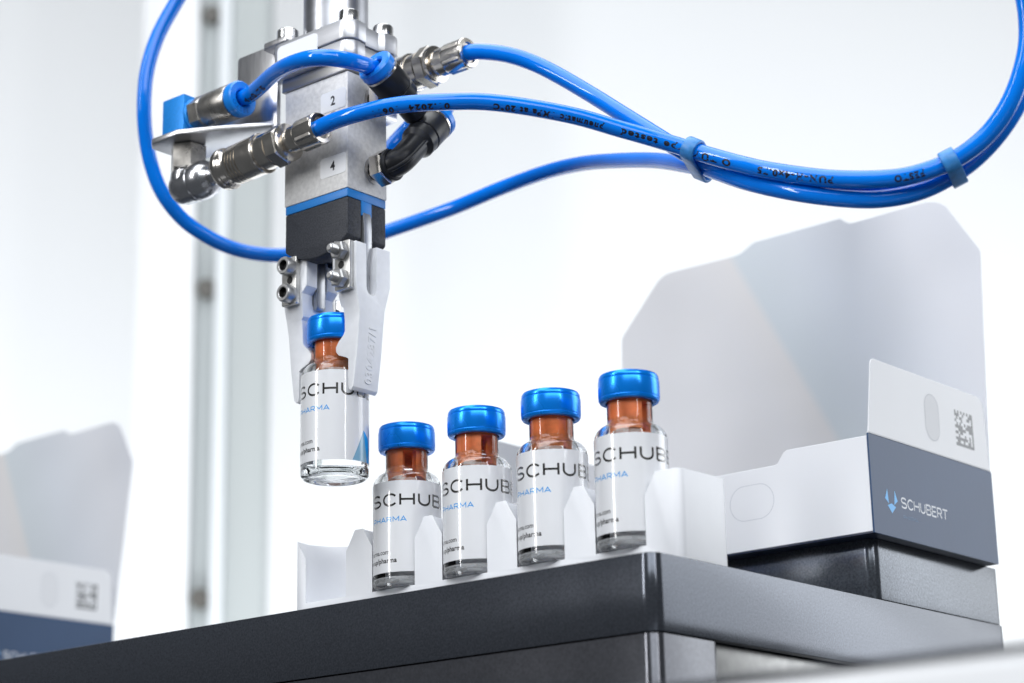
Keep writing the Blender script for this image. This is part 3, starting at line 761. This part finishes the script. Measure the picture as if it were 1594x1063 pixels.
# blue block with push-in fitting (fitting axis along +x)
blk = MB().box(-45.2, -37.2, -16.6, -8.6, 120.45, 131.9).build('sensor_block', 'blue_cube', gr, bevel=0.25)
FA = V(-37.2, -12.5, 126.9)
ft = MB().hexnut(4.6, 0.9, 4.9, FA, X, ch=0.5, phase=0.25)
ft.build('hex_fitting', 'nickel_matt', gr)
MB().lathe([(0, 0.0), (4.3, 0.0), (4.3, 0.5), (3.9, 0.85), (0, 0.85)], FA, X, 40).build('sealing_ring', 'blue_cube', gr)
MB().lathe([(0, 4.95), (4.1, 4.95), (4.45, 6.0), (4.5, 9.0), (4.5, 14.0), (4.3, 14.5), (0, 14.5)], FA, X, 48).build('fitting_sleeve', 'nickel_matt', gr)
def collar(o, d, text=None, r=4.55):
    c = MB().lathe([(2.15, 0.0), (r-0.5, 0.0), (r-0.4, 0.7), (r, 0.9), (r, 2.6), (r-0.35, 3.0), (2.6, 3.0), (2.15, 2.6), (2.15, 0)], o, d, 48)
    c = c.build('release_collar', 'collar', gr)
    d = Vector(d).normalized(); a = (Z-d*d.z).normalized(); b = d.cross(a)
    if text:
        vs_, fs = font_mesh(text, 1.5, 1.25); w = max(x for x, y in vs_)
        rr = (r+2.2)/2-0.5
        def fn(x, y):
            t = (x-w/2)/rr+R(200); q = rr+y
            return Vector(o)+d*3.02+(a*math.cos(-t)+b*math.sin(-t))*q
        flat_print('moulded_mark', vs_, fs, fn, 'collar_ink', c)
    return c
collar(FA+X*14.5, X, 'FESTO')

# quick coupling chain hanging under the shelf, along +x
CA = V(-39.0, -13.0, 108.3); CD = V(1, 0, 0.062).normalized()
MB().hexnut(4.7, 0, 6.6, V(-39.0, -13.0, 112.2), Z, ch=0.25, phase=0.42).build('hex_spacer', 'nickel_matt', gr)
MB().lathe([(0, 0.0), (2.4, 0.0), (4.3, -0.6), (4.5, -2.4), (4.0, -4.4), (0, -5.2)], V(-39.0, -13.0, 112.15), Z, 36).build('elbow_neck', 'chrome', gr)
def chain(prof, name, m, seg=48): return MB().lathe(prof, CA, CD, seg).build(name, m, gr)
chain([(0, -3.9), (2.6, -3.8), (3.7, -3.1), (4.3, -1.6), (4.4, 0), (4.4, 2.4), (4.75, 2.6), (4.75, 3.6), (4.55, 3.8), (4.6, 4.1), (4.9, 4.3), (4.95, 5.2), (4.75, 6.8), (4.2, 8.2), (3.3, 9.2), (2.5, 9.7), (2.3, 10.3), (2.3, 13.6), (0, 13.6)], 'swivel_elbow', 'chrome')
chain([(0, 13.2), (4.3, 13.2), (5.1, 13.5), (5.3, 14.0), (5.3, 15.0), (5.0, 15.3), (5.0, 15.7), (4.4, 16.2), (3.9, 17.0), (3.9, 18.2), (0, 18.2)], 'plug_ring', 'nickel')
sl = [(0, 17.4), (4.5, 17.4), (4.9, 17.7)]
for k in range(4): sl += [(4.95, 17.9+k*1.05), (4.95, 18.5+k*1.05), (4.65, 18.6+k*1.05), (4.65, 18.85+k*1.05)]
sl += [(5.0, 22.1), (5.0, 26.6), (5.15, 26.8), (5.15, 27.5), (4.9, 27.7), (4.4, 27.6), (0, 27.2)]
chain(sl, 'coupling_sleeve', 'nickel')
chain([(0, 27.0), (4.55, 27.0), (4.55, 31.4), (0, 31.4)], 'coupling_body', 'nickel')
MB().hexnut(5.2, 31.3, 35.6, CA, CD, ch=0.6, phase=0.2).build('coupling_hex', 'nickel', gr)
chain([(0, 35.5), (4.6, 35.5), (4.75, 35.8), (4.7, 36.3), (4.2, 36.6), (3.0, 36.9), (2.9, 38.2), (3.4, 38.3), (3.4, 41.2), (0, 41.2)], 'threaded_neck', 'nickel')
def union_nut(o, d, h0, name='union_nut'):
    mb = MB().hexnut(4.25, h0, h0+5.8, o, d, ch=0.5, phase=0.1)
    n = mb.build(name, 'nickel_matt', gr)
    MB().lathe([(0, h0-.3), (3.75, h0-.3), (3.95, h0+.2), (3.95, h0+5.9), (3.7, h0+6.25), (2.75, h0+6.3), (2.2, h0+5.4), (2.2, h0+3.0), (0, h0+3.0)], o, d, 44).build('nut_lip', 'nickel', n)
union_nut(CA, CD, 41.0)

# second coupling on a stub behind the body, along +x
RA = V(-8.0, 21.8, 136.9)
MB().box(-11.0, -4.0, 6.7, 26.5, 127.5, 130.2).build('rear_arm', 'sheet', gr, bevel=0.3)
MB().hexnut(4.2, 0, 5.0, V(-7.5, 21.8, 130.25), Z, phase=0.3).build('hex_spacer', 'nickel_matt', gr)
def rch(prof, name, m): return MB().lathe(prof, RA, X, 44).build(name, m, gr)
rch([(0, -4.6), (3.0, -4.4), (4.2, -3.0), (4.4, 0), (4.4, 9.5), (4.9, 9.7), (4.9, 13.2), (5.05, 13.4), (5.05, 14.2), (4.7, 14.4), (0, 14.4)], 'coupling_sleeve', 'nickel')
rch([(0, 14.2), (4.55, 14.2), (4.55, 17.4), (0, 17.4)], 'coupling_body', 'nickel')
MB().hexnut(5.3, 17.3, 21.2, RA, X, ch=0.6, phase=0.35).build('coupling_hex', 'nickel', gr)
rch([(0, 21.1), (4.7, 21.1), (4.85, 21.5), (4.75, 22.2), (3.2, 22.6), (3.1, 23.6), (3.6, 23.7), (3.6, 27.0), (0, 27.0)], 'threaded_neck', 'nickel')
union_nut(RA, X, 26.4)

# black elbow fittings on the right-hand ports
def elbow(zp, dirv, length, back, name, textlen):
    o = V(10.7, 2.2, zp); D = Vector(dirv).normalized()
    MB().lathe([(2.4, 0.0), (3.4, 0.0), (3.4, 0.18), (2.4, 0.18), (2.4, 0.0)], o, X, 36).build('port_ring', 'alu_smooth', gr)
    MB().lathe([(0, 0.05), (2.5, 0.05), (2.5, 0.1), (0, 0.1)], o, X, 36).build('port_shade', 'hole_shade', gr)  # black disc in place of the port's shaded inside
    MB().lathe([(0, -0.5), (2.1, -0.5), (2.1, 2.3), (0, 2.3)], o, X, 32).build('thread_stub', 'nickel', gr)
    MB().hexnut(4.5, 1.9, 5.5, o, X, ch=0.35, phase=0.1).build('hex_nut', 'nickel', gr)
    c = o+X*8.4
    e1 = length; W = D.cross(X).normalized()
    tip = [(4.3, e1-9.3), (4.35, e1-6.9), (4.1, e1-6.7), (4.15, e1-6.5), (4.45, e1-6.3), (4.45, e1-1.2), (4.3, e1-0.9), (0, e1-0.9)]
    rib = MB()
    if back > 3:                                           # straight body crossing the port axis
        MB().lathe([(0, 5.3), (3.6, 5.3), (3.75, 5.7), (3.75, 6.3), (3.35, 6.6), (3.3, 8.4), (3.1, 10.0), (2.4, 11.2), (1.2, 11.8), (0, 11.9)], o, X, 40).build('elbow_foot', 'black_elbow', gr)
        a = MB().lathe([(0, -back), (2.9, -back), (3.3, -back+0.5), (3.3, e1-10.5)]+tip, c, D, 44).build('elbow_arm', 'black_elbow', gr)
        b0 = c+D*(-back*0.2)+X*3.0; b1 = c+D*(e1-10.6)+X*3.0
        q = [b0-W*.45, b0+W*.45, b1+W*.45, b1-W*.45]
        rib.add(q+[p+X*0.75 for p in q], [(0, 1, 2, 3), (4, 5, 6, 7), (0, 1, 5, 4), (1, 2, 6, 5), (2, 3, 7, 6), (3, 0, 4, 7)])
    else:                                                  # swept bend
        MB().lathe([(0, 5.4), (3.7, 5.4), (3.9, 5.7), (3.9, 6.5), (3.5, 6.8), (0, 6.8)], o, X, 40).build('elbow_foot', 'black_elbow', gr)
        p0, p1 = c-X*2.6, c+D*3.4
        path = [o+X*5.6, o+X*6.2]; outw = [-D, -D]
        for k in range(15):
            t = k/14; path.append(p0*(1-t)**2+c*2*t*(1-t)+p1*t*t); outw.append((-D*(1-t)+X*t).normalized())
        for k in range(1, 5): path.append(p1+D*((e1-9.6-3.4)*k/4)); outw.append(X)
        am = MB(); tube_mesh(am, path, 3.3, 32)
        am.lathe([(0, e1-10.6), (3.3, e1-10.6)]+tip, c, D, 44)
        a = am.build('elbow_arm', 'black_elbow', gr)
        tube_mesh(rib, [p+q*3.15 for p, q in list(zip(path, outw))[2:]], 0.55, 10)
    rib.build('mould_rib', 'black_elbow', a)
    MB().lathe([(4.3, e1-0.9), (4.5, e1-0.9), (4.5, e1-0.35), (2.3, e1-0.35), (2.3, e1-0.9), (4.3, e1-.9)], c, D, 44).build('sleeve_ring', 'nickel', a)
    collar(c+D*(e1-0.6), D, textlen, 4.6)
    return c, D
elbow(121.6, (0, -8.4, 4.7), 7.6, 7.6, 'a', 'FESTO')
elbow(103.7, (0, 14.6, 15.6), 19.0, 0.6, 'b', 'FESTO')

# ------------------------------------------------------------------ hoses
HR_ = 2.0
def hose(pts, label, texts=()):
    path, par = spline(pts)
    b = path[0].copy()
    h = thing('air_hose', label, 'hose', b)
    mb = MB(); tube_mesh(mb, [p-b for p in path], HR_); mb.build('tube', 'hose', h)
    S = [0]
    for i in range(1, len(path)): S.append(S[-1]+(path[i]-path[i-1]).length)
    def at(s):
        s = max(0.01, min(S[-1]-0.01, s)); lo, hi = 0, len(S)-1
        while hi-lo > 1:
            m = (lo+hi)//2
            if S[m] <= s: lo = m
            else: hi = m
        k = (s-S[lo])/(S[hi]-S[lo]); p = path[lo].lerp(path[hi], k)
        a, c = max(lo-2, 0), min(hi+2, len(path)-1)
        return p, (path[c]-path[a]).normalized()
    for txt, par0, par1, phi in texts:           # runs from par0 to par1 along the hose
        s0, s1 = [S[min(range(len(par)), key=lambda i: abs(par[i]-q))] for q in (par0, par1)]
        size = 2.0
        vs_, fs = font_mesh(txt, size, 1.25, 0.042); w = max(x for x, y in vs_); sx = (s1-s0)/w
        vs_ = [(x, y) for x, y in vs_]
        def fn(x, y):
            p, t = at(s0+x*sx); sg = 1 if s1 > s0 else -1
            t = t*sg
            n1 = (CAM-p); n1 = (n1-t*n1.dot(t)).normalized()     # printed on the side towards the room
            n2 = n1.cross(t)
            # letters stand upright to someone reading along the run
            a = phi+(y-0.7)/HR_
            return p+(n1*math.cos(a)+n2*math.sin(a))*(HR_+0.05)-b
        flat_print('printed_text', vs_, fs, fn, 'ink', h)
    return h
T1 = [(-128,34,262),(-146,22,222),(-160.1,13.2,186.0),(-163.4,10.7,178.3),(-167.2,7.4,167.8),(-169.3,5.6,157.3),(-170.4,5.8,147.2),(-171.7,7.9,138.7),(-172.0,10.5,131.1),(-171.1,14.0,123.8),(-169.6,20.3,117.6),(-166.3,27.3,113.3),(-163.3,33.4,111.1),(-160.2,39.0,110.3),(-155.6,45.5,110.4),(-147.6,56.6,113.0),(-135.5,65.0,117.4),(-117.0,71.0,121.0),(-98.9,71.8,122.9),(-81.0,69.3,122.3),(-65.9,65.3,119.6),(-49.2,58.3,114.1),(-30.8,49.3,106.8),(-14.7,40.0,98.8),(-6.3,36.3,94.6),(5.5,33.8,87.8),(18.7,33.5,81.8),(29.7,35.9,78.3),(37.3,38.6,77.1),(44.7,41.8,77.9),(51.4,44.9,80.9),(57.8,46.1,84.7),(63.8,46.4,89.9),(68.8,47.6,97.7),(72.5,47.3,106.9),(73.3,46.3,118.3),(71,46.5,140),(64,48,180),(58,51,240)]
T3 = [(-84.9,-13.7,110.9),(-80.7,-14.3,111.0),(-76.8,-13.9,111.4),(-70.5,-12.8,111.7),(-61.3,-9.4,112.2),(-50.8,-3.2,111.9),(-44.0,2.5,111.6),(-36.3,9.5,110.1),(-28.7,16.7,107.9),(-21.9,22.2,104.9),(-15.5,25.9,102.0),(-8.8,28.7,98.7),(-4.8,30.1,96.6),(-1.7,30.6,95.0),(5.4,31.0,91.4),(13.3,30.9,87.7),(25.7,32.1,83.1),(34.9,33.9,80.8),(42.5,36.4,80.0),(47.9,38.1,80.5),(52.7,40.2,81.9),(57.7,40.9,83.8),(62.4,42.1,87.4),(66.7,42.5,92.3),(69.9,42.8,98.5),(71.9,43.1,105.7),(72.6,42.0,114.0),(71.5,40.9,121.4),(67.5,41,145),(60,43,185),(54,46,240)]
T4 = [(-71.5,21.6,136.9),(-66.7,21.5,137.0),(-63.5,22.9,136.8),(-56.8,25.2,134.7),(-50.6,27.5,131.4),(-44.1,29.3,126.7),(-35.6,30.8,119.8),(-28.3,31.1,113.7),(-21.1,31.3,107.7),(-14.0,31.3,101.8),(-9.3,33.4,97.8),(-4.9,34.5,95.4),(4.8,35.1,90.0),(18.0,34.8,84.3),(29.1,37.1,81.0),(36.7,39.8,79.8),(44.1,43.1,80.4),(51.0,45.2,82.7),(57.0,46.3,86.1),(62.6,46.5,90.5),(67.5,46.6,97.5),(71.3,46.2,106.9),(72.2,45.4,118.3),(69,44.2,142),(61.5,47.2,182),(55,50,240)]
T2 = [(-112.9,-12.0,127.4),(-108.8,-12.8,127.0),(-103.5,-14.8,126.6),(-93.7,-18.7,126.4),(-85.0,-21.9,125.3),(-77.2,-23.1,124.2),(-72.2,-21.4,123.5),(-70.5,-16.0,123.9),(-71.3,-10.3,124.9),(-73.3,-5.1,126.5)]
T5 = [(-73.3,16.3,118.3),(-72.9,19.3,122.0),(-76.0,24.5,126.6),(-84.1,31.9,132.0),(-93.9,36.6,133.7),(-100.4,37.5,131.6),(-103.7,36.0,128.3),(-105.2,31.5,122.6),(-105.7,24.8,117.5),(-103.7,17.9,115.0),(-101.5,10.0,114.0)]
hose(T1, 'blue hose looping round the left and passing behind the gripper')
hose(T3, 'blue printed hose leaving the front coupling, lettering upside down along it',
     [('FESTO', 19.0, 17.88, 0.1), ('PUN-H-4x0.75', 16.38, 14.85, 0.15), ('O TÜV type tested', 13.88, 9.16, 0.25),
      ('pneumatic 1MPa at 20°C', 8.67, 6.14, 0.45), ('01.2024', 5.03, 4.25, 0.5), ('10611', 4.03, 3.42, 0.5), ('11', 2.0, 1.75, 0.4)])
hose(T4, 'blue hose leaving the rear coupling at upper right of the gripper')
hose(T2, 'short blue hose arching over the front between two light blue collars', [('4x0.75', 1.15, 2.6, -0.35)])
hose(T5, 'short blue hose curling behind the gripper from the lower black elbow')

def clip(pa, pb_, ctr_dir, label):
    """band round the three hoses at one station: outline is the hull of the three circles"""
    pts = [V(*p) for p in pa]; t = V(*ctr_dir).normalized()
    c = (pts[0]+pts[1]+pts[2])/3
    a = (Z-t*t.z).normalized(); b = t.cross(a)
    cs = [((p-c).dot(a), (p-c).dot(b)) for p in pts]
    n = 60; prof = []
    for k in range(n):
        ang = 2*math.pi*k/n; d = Vector((math.cos(ang), math.sin(ang)))
        prof.append((d, max(Vector(q).dot(d) for q in cs)))
    def hull(off):
        P = []
        for k in range(n):
            d = prof[k][0]; best = max(cs, key=lambda q: Vector(q).dot(d))
            P.append(Vector(best)+d*(HR_+off))
        return P
    I, O = hull(0.08), hull(0.85)
    mb = MB(); vs_ = []; h = 1.7
    for P, s in ((I, -h), (O, -h), (O, h), (I, h)):
        vs_ += [a*q.x+b*q.y+t*s for q in P]
    fs = []
    for i in range(4):
        j = (i+1) % 4
        for k in range(n): fs.append((i*n+k, i*n+(k+1) % n, j*n+(k+1) % n, j*n+k))
    mb.add(vs_, fs)
    o = mb.build('hose_clip', 'clip', None, bevel=0.25, angle=60)
    o.location = c*MM
    return tag(o, label, 'clip', 'pale blue bands round the hose bundle')
clip([T3[12], (-10.5, 38.0, 96.8), (-7.3, 33.9, 96.6)], None, (5.5, 1.2, -3.4), 'pale blue clip where the three hoses first meet, nearer the gripper')
clip([T3[20], T1[30], T4[17]], None, (5, 2, 2.2), 'pale blue clip round the hoses near the right edge')
